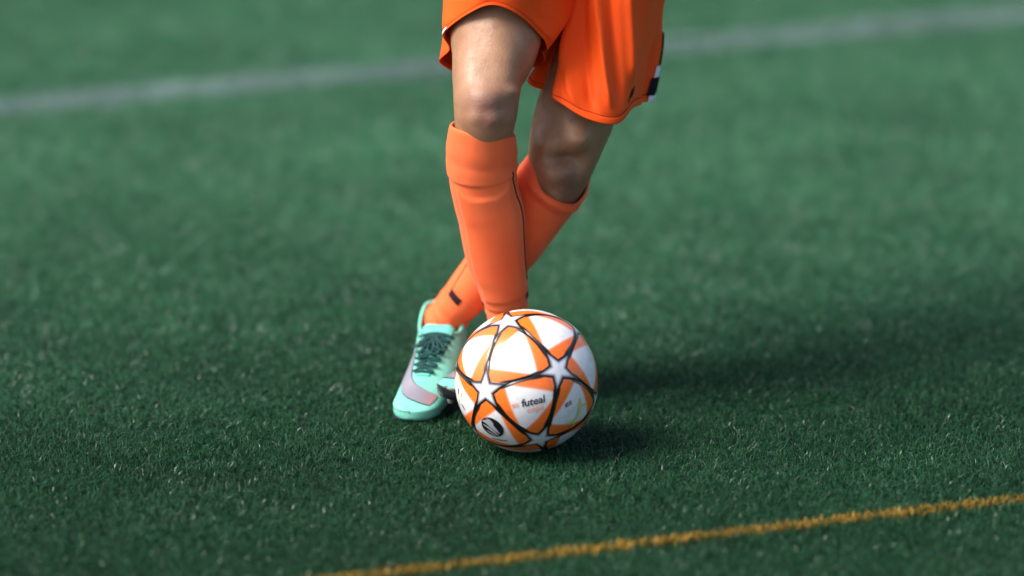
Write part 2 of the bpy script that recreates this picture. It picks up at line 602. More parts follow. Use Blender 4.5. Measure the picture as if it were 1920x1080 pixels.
sf += [(1 + r_ * NA + j, 1 + (r_ + 1) * NA + j, 1 + (r_ + 1) * NA + (j + 1) % NA, 1 + r_ * NA + (j + 1) % NA) for r_ in range(NR - 1) for j in range(NA)]
stm = new_mesh("star", sv, sf)
color_attr(stm, "print", np.array(scol)); stm.materials.append(mb.m)
fs = frame(ax, nb[0], None)
for i in range(12):
    j = [j for j in range(12) if .4 < WV[i] @ WV[j] < .99][0]
    put("star", stm, frame(WV[i], WV[j], None) @ fs.T, ball)


# printing on the ball: flat outlines wrapped onto the sphere
def wrap(name, V2, F, px, py, ang, mat, lift=0.0008):
    """V2 in metres in the tangent plane at the given photograph pixel; ang turns it (degrees)"""
    n = ball_dir(px, py)
    rt = unit(np.cross(CAM_UP, n)) * 1.0
    if rt @ CAM_RIGHT < 0: rt = -rt
    up = np.cross(n, rt)
    if up @ CAM_UP < 0: up = -up
    c, s = math.cos(math.radians(ang)), math.sin(math.radians(ang))
    V2 = np.asarray(V2)[:, :2]
    X, Y = V2[:, 0] * c - V2[:, 1] * s, V2[:, 0] * s + V2[:, 1] * c
    P = unit(n * BALL_R + X[:, None] * rt + Y[:, None] * up) * (BALL_R + lift) + BALL_C
    o = link(name, new_mesh(name, P, F, False), mat)
    o.parent = ball
    return o


def text_mesh(s, size, shear=0.0, bold=0.0):
    cu = bpy.data.curves.new("t", 'FONT'); cu.body = s; cu.size = size; cu.shear = shear; cu.offset = bold
    cu.align_x = 'CENTER'; cu.align_y = 'CENTER'; cu.resolution_u = 4
    o = bpy.data.objects.new("t", cu); COL.objects.link(o)
    me = bpy.data.meshes.new_from_object(o.evaluated_get(bpy.context.evaluated_depsgraph_get()))
    bpy.data.objects.remove(o)
    return coords(me), [tuple(p.vertices) for p in me.polygons]


ink = Mat("black_ink", (0.008, 0.008, 0.012, 1), 0.4)
ink_o = Mat("pale_orange_ink", (0.85, 0.40, 0.30, 1), 0.4)
ink_y = Mat("yellow_green_ink", (0.62, 0.66, 0.20, 1), 0.4)
ink_r = Mat("maroon_ink", (0.16, 0.03, 0.06, 1), 0.4)
ink_g = Mat("grey_ink", (0.42, 0.44, 0.48, 1), 0.4)
V, F = text_mesh("futeal", 0.0168, 0.15, 0.0003); wrap("lettering", V, F, 999, 751, 13, ink)
V, F = text_mesh("copa", 0.0140, 0.1, 0.0002); wrap("lettering", V, F, 1003, 764, 13, ink_o)
V, F = text_mesh("es", 0.0130, 0.1, 0.0002); wrap("lettering", V, F, 965, 757, 13, ink_o)
V, F = text_mesh("es", 0.0150, 0.1, 0.0002); wrap("lettering", V, F, 1064, 755, 30, ink_r)


def strip2(P, wds):
    P = catmull(np.asarray(P, float), 24); wds = catmull(np.asarray(wds, float)[:, None], 24)
    t = unit(np.gradient(P, axis=0)); n = np.stack([-t[:, 1], t[:, 0]], -1) * wds
    V = np.concatenate([P + n, P - n])
    return V, [(i, i + 1, i + 25, i + 24) for i in range(23)]


u_ = 0.00085
for P, wd_ in (([(-4, 26), (2, 10), (6, -4), (2, -16), (-10, -24)], [2, 4, 4, 3.2, 4]), ([(4, 10), (14, 14), (22, 12)], [2, 2.4, 2]),
               ([(2, -14), (6, -26), (5, -32)], [2.6, 1.6, .8])):
    V, F = strip2(np.array(P) * u_ * 1.05, np.array(wd_) * u_)
    wrap("figure_print", V, F, 1081, 771, 0, ink_y)
# round emblem: dark disc, pale landscape of slanted bands
th = np.linspace(0, 2 * np.pi, 48, endpoint=False)
V = np.concatenate([[(0, 0)], np.stack([np.cos(th), np.sin(th)], -1) * 0.0195]); F = [(0, 1 + i, 1 + (i + 1) % 48) for i in range(48)]
wrap("emblem", V, F, 923, 800, 0, ink, 0.0008)
for P, wd_ in (([(-18, 6), (-8, 8), (2, 2), (14, -8)], [1, 5, 4.5, 1]), ([(-17, -1), (-6, -3), (4, -8), (12, -14)], [.6, 2.6, 2.6, .8]),
               ([(-10, -12), (0, -14), (8, -18)], [.6, 1.8, .6]), ([(-12, 15), (-4, 13), (3, 9)], [.6, 2.4, .5])):
    V, F = strip2(np.array(P) * u_ * 1.12, np.array(wd_) * u_)
    wrap("emblem", V, F, 923, 800, -28, ink_g, 0.0012)
V, F = strip2(np.array([(-16, 0), (0, 0), (16, 0)]) * u_, np.array([1, 1.6, 1]) * u_); wrap("lettering", V, F, 937, 823, -14, ink)
for px_, py_, m_, a_ in ((861, 733, ink_r, 60), (866, 740, ink_y, 70), (862, 752, ink_y, 75), (869, 762, ink_r, -60)):
    V, F = strip2(np.array([(-5, 0), (0, 1), (5, 0)]) * u_ * 1.4, np.array([.8, 1.8, .8]) * u_); wrap("figure_print", V, F, px_, py_, a_, m_)

# ------------------------------------------------------------------ player
skin = Mat("skin", (0.42, 0.235, 0.165, 1), 0.5, 0.45)
pg_ = skin.n("ShaderNodeVertexColor", layer_name="pigment_and_shade")
pm_ = skin.n("ShaderNodeMix", data_type='RGBA'); pm_.inputs[7].default_value = (0.21, 0.095, 0.075, 1)
pk_ = skin.n("ShaderNodeMath", operation='MULTIPLY'); skin.l(pg_.outputs[0], pk_.inputs[0])
skin.l(skin.ramp(skin.noise(55, 4, 0.6), [(0.3, (0.55,) * 3 + (1,)), (0.7, (1, 1, 1, 1))]), pk_.inputs[1])
skin.l(pk_.outputs[0], pm_.inputs[0])
skin.l(skin.ramp(skin.noise(18, 6, 0.65), [(0.30, (0.28, 0.138, 0.075, 1)), (0.70, (0.40, 0.215, 0.120, 1))]), pm_.inputs[6])
skin.l(pm_.outputs[2], skin.p.inputs["Base Color"])
skin.p.inputs["Subsurface Weight"].default_value = 0.12
skin.p.inputs["Subsurface Radius"].default_value = (0.008, 0.003, 0.0015)
skin.p.inputs["Subsurface Scale"].default_value = 1.0
skin.bump(skin.noise(260, 6, 0.7), 0.5, 0.0016)
skin.l(skin.ramp(skin.noise(70, 4, 0.6), [(0.35, (0.30,) * 3 + (1,)), (0.65, (0.56,) * 3 + (1,))]), skin.p.inputs["Roughness"])

person = bpy.data.objects.new("person", None); COL.objects.link(person)
person.location = (-0.05, 0.3, 0); person.empty_display_size = 0.1
bpy.context.view_layer.update()
tag(person, "player in orange shorts, orange socks and mint boots stepping behind the ball", "person")

M = 0.00082                                            # metres per photograph pixel at the ball
yr_thigh = lambda py: .145 + (199 - py) / 451 * .275
yr_shin = lambda py: .145 + (py - 199) / 426 * .10
# right leg (in front): skin stations
right_leg = Limb([((0.0, .42, .82), .088, .085, .095)] +
                 [(at_y(cx, cy, yr_thigh(cy)), hw * M, f, b) for cx, cy, hw, f, b in
                  ((960, -130, 98, .084, .090), (944, -40, 94, .080, .085), (931, 55, 88, .074, .078), (925, 100, 80, .068, .070),
                   (915, 142, 68, .060, .062), (912, 172, 62, .056, .056))] +
                 [(at_y(cx, cy, yr_shin(cy)), hw * M, f, b) for cx, cy, hw, f, b in
                  ((911, 205, 60, .055, .053), (909, 232, 57, .052, .054), (908, 260, 54, .048, .058), (906, 325, 60, .046, .066), (920, 400, 60, .044, .068),
                   (932, 480, 53, .040, .055), (946, 550, 42, .036, .042), (953, 592, 36, .034, .036), (960, 640, 38, .036, .04), (962, 665, 36, .04, .04))], n=90)


def perp(px, py, off):                                 # offset along the image normal of the left shin
    return px + .803 * off, py + .595 * off


L_ANK, L_KNEE = np.array([835, 612.]), np.array([1050, 322.])
yl_shin = lambda f: .250 + f * .090


def lshin(f, off, hw, fr, bk):
    x, y = perp(*(L_KNEE * (1 - f) + L_ANK * f), off)
    return (at_y(x, y, yl_shin(f)), hw * M, fr, bk)


left_leg = Limb([((0.17, .43, .77), .090, .088, .095), (at_y(1150, -40, .375), 76 * M, .080, .085), (at_y(1120, 90, .320), 74 * M, .068, .075),
                 (at_y(1085, 195, .275), 77 * M, .065, .073), (at_y(1066, 252, .26), 73 * M, .061, .066), (at_y(1053, 300, .25), 65 * M, .056, .058),
                 lshin(.06, 0, 58, .053, .055), lshin(.16, -2, 55, .046, .058), lshin(.34, 2, 57, .044, .066), lshin(.52, 4, 52, .042, .060),
                 lshin(.72, 0, 42, .036, .045), lshin(.9, -6, 36, .034, .036), lshin(1.0, -6, 35, .035, .036), (at_y(822, 650, .335), .026, .028, .028)], n=90)

bodyb = Bag()
bodyb.limb(right_leg, 110, 40); bodyb.limb(left_leg, 110, 40)
trunk = Limb([((.085, .44, .70), .10, .09, .09), ((.085, .44, .76), .165, .11, .125), ((.085, .43, .84), .172, .115, .13), ((.088, .42, .94), .155, .105, .115), ((.09, .40, 1.04), .145, .10, .105),
              ((.09, .37, 1.16), .165, .11, .115), ((.09, .35, 1.26), .175, .105, .11), ((.09, .345, 1.33), .14, .085, .085), ((.09, .34, 1.37), .065, .06, .062),
              ((.09, .33, 1.42), .056, .056, .058), ((.09, .325, 1.48), .056, .06, .06)], n=60)
bodyb.limb(trunk, 70, 48)
head_c = np.array([.09, .31, 1.545])
headl = Limb([(head_c + (0, -.03, -.105), .022, .02, .03), (head_c + (0, -.025, -.095), .045, .055, .05), (head_c + (0, -.01, -.05), .064, .085, .075), (head_c, .073, .095, .095),
              (head_c + (0, .005, .05), .074, .092, .098), (head_c + (0, .01, .09), .058, .07, .078), (head_c + (0, .012, .112), .02, .025, .03)], n=40)
bodyb.limb(headl, 40, 40)
bodyb.tube([head_c + (0, -.090, .022), head_c + (0, -.104, -.012), head_c + (0, -.112, -.028), head_c + (0, -.098, -.036)], [.008, .011, .014, .010], 10)   # nose
bodyb.tube([head_c + (-.024, -.086, -.062), head_c + (0, -.095, -.060), head_c + (.024, -.086, -.062)], [.005, .008, .005], 8)                                  # lips
for s in (-1, 1):
    bodyb.ball(head_c + (s * .076, .008, -.005), (.009, .018, .032))
    bodyb.tube([head_c + (s * .012, -.090, .032), head_c + (s * .045, -.080, .034)], [.007, .006], 8)                                                           # brow
# arms: image left arm swings forward, image right arm swings back
arm_paths = {-1: [(-.085, .35, 1.30), (-.17, .34, 1.22), (-.20, .36, 1.06), (-.17, .20, .98), (-.145, .115, .955)],
             1: [(.265, .35, 1.30), (.35, .39, 1.22), (.39, .50, 1.07), (.42, .47, .92), (.43, .43, .84)]}
hand_dirs = {}
for s, P in arm_paths.items():
    bodyb.tube(P, [.062, .056, .046, .038, .028], 20, n=30)
    P = np.array(P); d = unit(P[-1] - P[-2]); hand_dirs[s] = d
    side = unit(np.cross(d, (0, 0, 1) if abs(d[2]) < .8 else (0, 1, 0))); pal = np.cross(side, d)
    w0 = P[-1]
    bodyb.ball(w0 + d * .05, (.040, .016, .052), R=np.stack([side, pal, d], 1))
    for q, (o_, ln_) in enumerate(((-.028, .062), (-.010, .074), (.010, .070), (.028, .056))):
        b0 = w0 + d * .085 + side * o_
        bodyb.tube([b0, b0 + d * ln_ * .5 + pal * .008, b0 + d * ln_ * .85 + pal * .026], [.0092, .0085, .0072], 10, n=8)
    b0 = w0 + d * .03 - side * .034
    bodyb.tube([b0, b0 + d * .03 - side * .022 + pal * .008, b0 + d * .058 - side * .028 + pal * .018], [.012, .010, .008], 10, n=8)
bme = evaluate(bodyb.mesh("body"), ('REMESH', dict(mode='VOXEL', voxel_size=0.0042, use_smooth_shade=True)), ('SMOOTH', dict(factor=0.5, iterations=5)))
# muscle and bone relief: soft bumps along the normal, placed on the visible surface
BV, BN = coords(bme), vnormals(bme)


def surf(px, py, y_guess):
    """first body vertex met along the photograph ray near a guessed depth"""
    c = at_y(px, py, y_guess)
    r = unit(ray(px, py))
    d = np.linalg.norm(np.cross(BV - CAM, r), axis=1)
    near = np.where((d < 0.007) & (np.linalg.norm(BV - c, axis=1) < .14))[0]
    if len(near) == 0: return c
    return BV[near[np.argmin((BV[near] - CAM) @ r)]]


disp = np.zeros(len(BV))
for px, py, y, amp, sx, sz in (
        # front knee: kneecap, tendon, inner and outer thigh muscle heads, hollow beside the kneecap
        (904, 182, .09, .0056, .032, .022), (908, 240, .10, .0020, .014, .022), (960, 140, .12, .0060, .020, .034), (866, 128, .12, .0045, .018, .040),
        (872, 196, .12, -.0020, .010, .018), (950, 198, .12, -.0026, .011, .016), (885, 222, .11, .0030, .010, .010), (935, 226, .11, .0030, .011, .011), (908, 216, .1, -.0022, .028, .009),
        (930, 60, .11, .0045, .022, .06), (965, 172, .13, .004, .010, .008),
        # rear knee
        (1040, 328, .19, .009, .020, .016), (1020, 278, .20, .011, .018, .022), (1056, 302, .20, -.018, .020, .009), (1082, 270, .20, .013, .018, .016),
        (1030, 330, .2, .0040, .012, .016), (1092, 316, .21, -.005, .010, .012), (1052, 372, .2, .004, .012, .014), (1070, 240, .2, .004, .03, .03)):
    amp *= 1.3
    p = surf(px, py, y)
    dv = BV - p
    dx = dv @ CAM_RIGHT; dz = dv @ CAM_UP; dy = dv @ CAM_FWD
    disp += amp * np.exp(-(dx / sx) ** 2 / 1.4 - (dz / sz) ** 2 / 1.4 - (dy / .035) ** 2)
set_coords(bme, BV + BN * disp[:, None])
bme.materials.clear()
pig_shade = np.zeros(len(BV))                                  # redder knee skin with shade below the kneecaps painted in, plus moles
for px, py, y, sx, sz in ((915, 210, .1, .030, .030), (1070, 362, .19, .026, .026), (931, 44, .16, .004, .004), (1068, 233, .2, .004, .004)):
    dv = BV - surf(px, py, y)
    pig_shade += np.exp(-((dv @ CAM_RIGHT) / sx) ** 2 - ((dv @ CAM_UP) / sz) ** 2 - ((dv @ CAM_FWD) / .06) ** 2)
color_attr(bme, "pigment_and_shade", np.repeat(np.clip(pig_shade, 0, 1)[:, None], 3, 1))
body = link("body", bme, skin, person)
BV = coords(bme)

# ---- socks
sock_m = Mat("sock_knit", (1.0, 0.17, 0.055, 1), 0.75, 0.25)
sock_m.l(sock_m.ramp(sock_m.noise(9, 4, 0.6), [(0.3, (0.90, 0.125, 0.032, 1)), (0.7, (0.98, 0.185, 0.062, 1))]), sock_m.p.inputs["Base Color"])
wv = sock_m.n("ShaderNodeTexWave", wave_type='BANDS', bands_direction='X'); wv.inputs["Scale"].default_value = 190
wv.inputs["Distortion"].default_value = 1.5
tcn = sock_m.n("ShaderNodeTexCoord"); sock_m.l(tcn.outputs["Object"], wv.inputs["Vector"])
sock_m.bump(wv.outputs["Fac"], 0.25, 0.0008)
sock_m.p.inputs["Sheen Weight"].default_value = 0.25
sock_m.p.inputs["Sheen Roughness"].default_value = 0.4
sock_m.p.inputs["Sheen Tint"].default_value = (1, .55, .4, 1)
dark = Mat("dark_knit", (0.016, 0.010, 0.012, 1), 0.8, 0.2)


class Sock:
    def __init__(self, stations, top_off, disp_fn, nu=150, nv=96):
        self.L = Limb(stations, n=90)
        self.disp, self.top = disp_fn, top_off

    def P(self, u, th, off=0.0):
        u, th = np.broadcast_arrays(np.asarray(u, float), np.asarray(th, float))
        p = self.L.point(u, th, off + self.disp(u, th))
        k = (np.exp(-(u / .06) ** 2) * self.top(th))[..., None]
        return p - self.L.T[0] * k

    def mesh(self, nu=170, nv=110):
        u = np.linspace(0, 1, nu)[:, None]; th = np.linspace(0, 2 * np.pi, nv, endpoint=False)[None]
        V = self.P(u, th)
        Vi = self.P(np.linspace(0, .07, 6)[::-1][:, None], th, -.0035)      # turned-in lip
        b = Bag()
        F = grid_faces(nu, nv)
        b.add(np.concatenate([Vi, V]), grid_faces(nu + 6, nv))
        me = b.mesh("sock")
        return me


def wrinkle(u, th, seed):
    r = np.random.default_rng(seed); o = 0
    for _ in range(7):
        o = o + np.sin(u * r.uniform(60, 150) + r.uniform(-2, 2) * np.sin(th + r.uniform(0, 6)) + r.uniform(0, 6)) / 7
    return o


def angd(a, b):
    return np.abs((a - b + np.pi) % (2 * np.pi) - np.pi)


FR = np.pi / 2


def disp_right(u, th):
    d = 0.0026 * smoothstep(.176, .164, u) * smoothstep(-.02, .02, u)                    # folded cuff
    d = d + 0.0007 * np.exp(-((u - .075 - .012 * np.sin(th * 2 + 1)) / .018) ** 2) - 0.0007 * np.exp(-((u - .105 - .01 * np.cos(th)) / .014) ** 2)
    pad = smoothstep(.212, .236, u + .03 * (angd(th, FR) / .8) ** 4) * smoothstep(.63, .60, u) * smoothstep(.95, .80, angd(th, FR))
    d = d + 0.0026 * pad
    d = d + 0.0022 * wrinkle(u, th, 3) * smoothstep(.63, .70, u) + .0004 * wrinkle(u * .5, th, 9)
    return d


def disp_left(u, th):
    d = 0.0012 * np.exp(-((u - .05) / .02) ** 2)
    d = d + 0.0045 * np.exp(-((u - .12 - .02 * np.cos(th)) / .030) ** 2) * smoothstep(1.6, .6, angd(th, FR - .2)) - 0.003 * np.exp(-((u - .185 - .02 * np.cos(th)) / .022) ** 2) * smoothstep(1.4, .5, angd(th, FR - .2))
    d = d + 0.0026 * smoothstep(.26, .31, u) * smoothstep(.80, .72, u) * smoothstep(.95, .8, angd(th, FR))
    d = d + 0.0042 * wrinkle(u, th, 5) * smoothstep(.70, .82, u) + .0005 * wrinkle(u * .5, th, 11)
    return d


def sy(cy): return yr_shin(cy)


sock_r = Sock([(at_y(cx, cy, sy(cy)), hw * M, f, b) for cx, cy, hw, f, b in
               ((905, 244, 60, .050, .060), (903, 285, 64, .050, .066), (905, 325, 64, .0495, .071), (911, 365, 63, .0485, .073), (921, 405, 63, .047, .072), (930, 480, 57, .0435, .060),
                (940, 520, 50, .0415, .051), (946, 552, 45, .039, .045), (950, 575, 40.5, .037, .041), (954, 600, 39, .037, .040), (960, 645, 40, .040, .043), (962, 668, 37, .042, .042))],
              lambda th: .006 * np.cos(th - np.pi) + .019 * np.sin(th), disp_right)
sr = link("sock", sock_r.mesh(), sock_m, person)
sock_l = Sock([lshin(-.02, 0, 66, .060, .062), lshin(.06, 0, 68, .058, .063), lshin(.16, 0, 67, .051, .066), lshin(.34, 4, 62, .049, .072), lshin(.48, 6, 59, .047, .070), lshin(.60, 4, 53, .044, .060),
               lshin(.74, -2, 45, .040, .050), lshin(.9, -6, 39, .036, .040), lshin(1.0, -7, 38, .038, .038), (at_y(820, 655, .330), .030, .034, .034)],
              lambda th: .014 * np.cos(th - np.pi) - .026 * np.sin(th), disp_left)
sl = link("sock", sock_l.mesh(), sock_m, person)


def sock_line(name, sock, par, uu, tt, r, seg=6, n=40, flat=0.0):
    uu, tt = catmull(np.array(uu, float)[:, None], n)[:, 0], catmull(np.array(tt, float)[:, None], n)[:, 0]
    b = Bag(); b.tube(sock.P(uu, tt, flat), r, seg)
    return link(name, b.mesh(name), dark, par)


def sock_patch(name, sock, par, u0, u1, t0, t1):
    u = np.linspace(u0, u1, 8)[:, None]; t = np.linspace(t0, t1, 16)[None]
    b = Bag(); b.add(sock.P(u, t, .0009), grid_faces(8, 16, False))
    return link(name, b.mesh(name), dark, par)


sock_line("piping", sock_r, sr, (.145, .24, .34, .44, .56), (.55, .44, .36, .30, .26), .0012, flat=.0002)
sock_patch("stripe", sock_r, sr, .618, .650, .02, .50)
sock_patch("stripe", sock_r, sr, .632, .655, 2.70, 3.12)
sock_line("piping", sock_l, sl, (.42, .52, .62, .70), (2.75, 2.70, 2.60, 2.45), .0010, flat=.0002)
sock_patch("stripe", sock_l, sl, .690, .715, 1.75, 2.45)

# ---- shorts
short_m = Mat("shorts_fabric", (0.95, 0.115, 0.006, 1), 0.7, 0.22)
short_m.l(short_m.ramp(short_m.noise(7, 3), [(0.3, (0.84, 0.066, 0.003, 1)), (0.7, (0.92, 0.090, 0.005, 1))]), short_m.p.inputs["Base Color"])
short_m.bump(short_m.noise(1100, 2), 0.2, 0.0005)
short_m.p.inputs["Sheen Weight"].default_value = 0.12
short_m.p.inputs["Sheen Tint"].default_value = (1, .6, .2, 1)
NV = 160


def px3(L_):
    return np.array([at_y(*p) for p in L_])


class Leg:
    def __init__(self, hem, mid, top, folds, k=2.2):
        self.k = k
        R = [catmull(r, NV, True) for r in (px3(hem), px3(mid), np.array(top, float))]
        R = [R[0], R[1], R[2]]
        self.K = np.stack(R).reshape(3, -1); self.folds = folds

    def grid(self, nu=90):
        G = catmull(self.K, nu).reshape(nu, NV, 3)
        c = G.mean(1, keepdims=True)
        out = unit(G - c)
        u = np.linspace(0, 1, nu)[:, None]; v = np.linspace(0, 1, NV, endpoint=False)[None]
        d = 0.0008 * smoothstep(.055, .045, u) - 0.0022 * np.exp(-((u - .060) / .007) ** 2)      # hem band and its stitch groove
        for v0, v1, wd_, amp, u0, u1 in self.folds:
            vc_ = v0 + (v1 - v0) * u ** .8
            dv_ = (v - vc_ + .5) % 1 - .5
            d = d + self.k * amp * np.exp(-(dv_ / wd_) ** 2) * smoothstep(u0 - .08, u0 + .05, u) * smoothstep(u1 + .15, u1 - .05, u)
        return G + out * d[..., None]


leg_r = Leg([(880, 25, .165), (928, 10, .148), (985, 38, .165), (1026, 92, .225), (1000, 125, .30), (905, 150, .335), (826, 119, .295), (843, 92, .25), (833, 62, .21)],
            [(878, -70, .20), (945, -88, .175), (1015, -70, .20), (1074, -5, .30), (1040, 25, .40), (935, 45, .43), (846, 25, .38), (840, 5, .33), (838, -25, .28)],
            [(-.07, .345, .87), (.0, .31, .88), (.07, .34, .87), (.105, .42, .80), (.07, .52, .77), (.0, .56, .77), (-.08, .52, .79), (-.10, .47, .81), (-.105, .42, .83)],
            [(.30, .36, .018, .007, .05, .6), (.36, .44, .016, -.008, .0, .6), (.25, .28, .03, -.006, .15, .6), (.42, .46, .02, .007, 0, .6), (.06, .08, .03, .004, .1, .6), (.90, .9, .03, .004, .1, .6)], 1.1)
leg_l = Leg([(1037, 183, .195), (1098, 221, .165), (1156, 232, .18), (1186, 203, .25), (1212, 187, .325), (1150, 150, .41), (1040, 118, .39), (989, 151, .31)],
            [(1073, 52, .275), (1138, 35, .245), (1196, 25, .27), (1232, 5, .33), (1248, -15, .40), (1180, -45, .49), (1080, -5, .46), (1042, 40, .36)],
            [(.11, .32, .83), (.17, .295, .84), (.235, .33, .83), (.27, .40, .80), (.265, .47, .78), (.18, .56, .74), (.1, .53, .73), (.07, .42, .74)],
            [(.10, -.10, .020, .0050, .10, .75), (.17, -.06, .022, -.0060, .10, .75), (.26, -.02, .018, .0065, .16, .8), (.31, .02, .022, -.0045, .16, .8), (.40, .08, .020, .0045, .25, .85),
             (.955, .94, .022, -.034, 0, .62), (.01, -.02, .016, .005, .02, .5), (.46, .44, .02, -.005, .0, .25), (.5, .46, .02, .005, 0, .3)])
sb = Bag()
for lg in (leg_r, leg_l):
    sb.add(lg.grid(), grid_faces(90, NV))
pel = Limb([((.085, .43, .78), .178, .125, .135), ((.085, .43, .86), .186, .128, .142), ((.086, .42, .95), .170, .118, .126), ((.087, .415, 1.0), .158, .112, .118)], n=20)
u = np.linspace(0, 1, 24)[:, None]; th = np.linspace(0, 2 * np.pi, 80, endpoint=False)[None]
sb.add(pel.point(u, th), grid_faces(24, 80))
shm = sb.mesh("shorts")
shm = evaluate(shm, ('SOLIDIFY', dict(thickness=0.0014, offset=-1.0)))
shorts = link("shorts", shm, short_m, person)

white_trim = Mat("white_trim", (0.75, 0.74, 0.78, 1), 0.6)
black_trim = Mat("black_trim", (0.006, 0.006, 0.006, 1), 0.8, 0.15)


def leg_patch(name, lg, u0, u1, v0, v1, mat, off=.0016):
    G = lg.grid(200); c = G.mean(1, keepdims=True); G = G + unit(G - c) * off
    us = np.linspace(u0, u1, 16); vs = np.linspace(v0, v1, 16)
    iu = np.clip((us * 199).round().astype(int), 0, 199); iv = (vs * NV).round().astype(int) % NV
    b = Bag(); b.add(G[iu][:, iv], grid_faces(16, 16, False))
    me = b.mesh(name)
    return link(name, me, mat, shorts)


leg_patch("side_trim", leg_l, .002, .20, .478, .545, white_trim, .004)
leg_patch("side_trim", leg_l, .20, .33, .485, .54, black_trim, .0035)
leg_patch("side_trim", leg_l, .05, .15, .470, .490, black_trim, .0055)
leg_patch("side_trim", leg_r, .0, .04, .87, .91, white_trim)


# stitching line above each hem
thread = Mat("orange_thread", (0.42, 0.028, 0.002, 1), 0.8, 0.2)
for lg in (leg_r, leg_l):
    G = lg.grid(200)[11]; G = G + unit(G - G.mean(0)) * .0003
    b = Bag(); b.tube(np.concatenate([G, G[:1]]), .0009, 6, caps=False)
    link("hem_stitching", b.mesh("hem_stitching"), thread, shorts)


# small black mark near the hem of the left leg (three slanted strokes)
def leg_mark(lg, strokes, u_c, v_c, su, sv_):
    G = lg.grid(200); c = G.mean(1, keepdims=True); G = G + unit(G - c) * .0016
    b = Bag()
    for P, wd_ in strokes:
        V2, F2 = strip2(P, wd_)
        iu = np.clip((u_c + V2[:, 1] * su) * 199, 0, 198.9); iv = ((v_c + V2[:, 0] * sv_) % 1) * NV
        i0, j0 = iu.astype(int), iv.astype(int) % NV
        fu, fv = (iu - i0)[:, None], (iv - np.floor(iv))[:, None]
        b.add(G[i0, j0] * (1 - fu) * (1 - fv) + G[i0 + 1, j0] * fu * (1 - fv) + G[i0, (j0 + 1) % NV] * (1 - fu) * fv + G[i0 + 1, (j0 + 1) % NV] * fu * fv, F2)
    link("logo", b.mesh("logo"), black_trim, shorts)


leg_mark(leg_l, [([(-1, -1), (-.5, 0), (0, 1)], [.2, .35, .3]), ([(-.3, .8), (.1, .2), (.4, -.4)], [.3, .35, .3]), ([(.2, -.7), (.6, .2), (1, 1.0)], [.2, .4, .25])], .135, .325, .030, .016)

# ---- boots
mint = Mat("mint_upper", (0.30, 0.78, 0.66, 1), 0.38, 0.5)
mint.l(mint.ramp(mint.noise(24, 4), [(0.3, (0.14, 0.49, 0.38, 1)), (0.7, (0.19, 0.56, 0.45, 1))]), mint.p.inputs["Base Color"])
vor = mint.n("ShaderNodeTexVoronoi"); vor.inputs["Scale"].default_value = 420
tcm = mint.n("ShaderNodeTexCoord"); mint.l(tcm.outputs["Object"], vor.inputs["Vector"])
mint.bump(vor.outputs["Distance"], 0.25, 0.0008)
sole_m = Mat("black_sole", (0.010, 0.011, 0.013, 1), 0.35, 0.5)
stud_m = Mat("grey_stud", (0.30, 0.33, 0.34, 1), 0.35, 0.5)
silver = Mat("silver_logo", (0.42, 0.39, 0.44, 1), 0.28, 0.6, Metallic=0.6)
lace_m = Mat("dark_teal_lace", (0.010, 0.060, 0.058, 1), 0.7, 0.3)
tong_m = Mat("teal_tongue", (0.12, 0.50, 0.42, 1), 0.6, 0.3)

BT = np.array([0, .06, .16, .28, .38, .50, .62, .74, .84, .92, 1.0])
BW = np.array([.033, .036, .039, .039, .039, .039, .039, .0390, .0375, .0360, .0340])
BH = np.array([.098, .100, .096, .088, .083, .078, .069, .060, .053, .050, .048])
BL = .283


def bi(t, A):
    t = np.clip(t, 0, 1)
    i = np.clip(np.searchsorted(BT, t, side='right') - 1, 0, len(BT) - 2)
    f = (t - BT[i]) / (BT[i + 1] - BT[i])
    g = lambda j: A[np.clip(j, 0, len(BT) - 1)]
    p0, p1, p2, p3 = g(i - 1), g(i), g(i + 1), g(i + 2)
    return 0.5 * ((2 * p1) + (-p0 + p2) * f + (2 * p0 - 5 * p1 + 4 * p2 - p3) * f ** 2 + (-p0 + 3 * p1 - 3 * p2 + p3) * f ** 3)


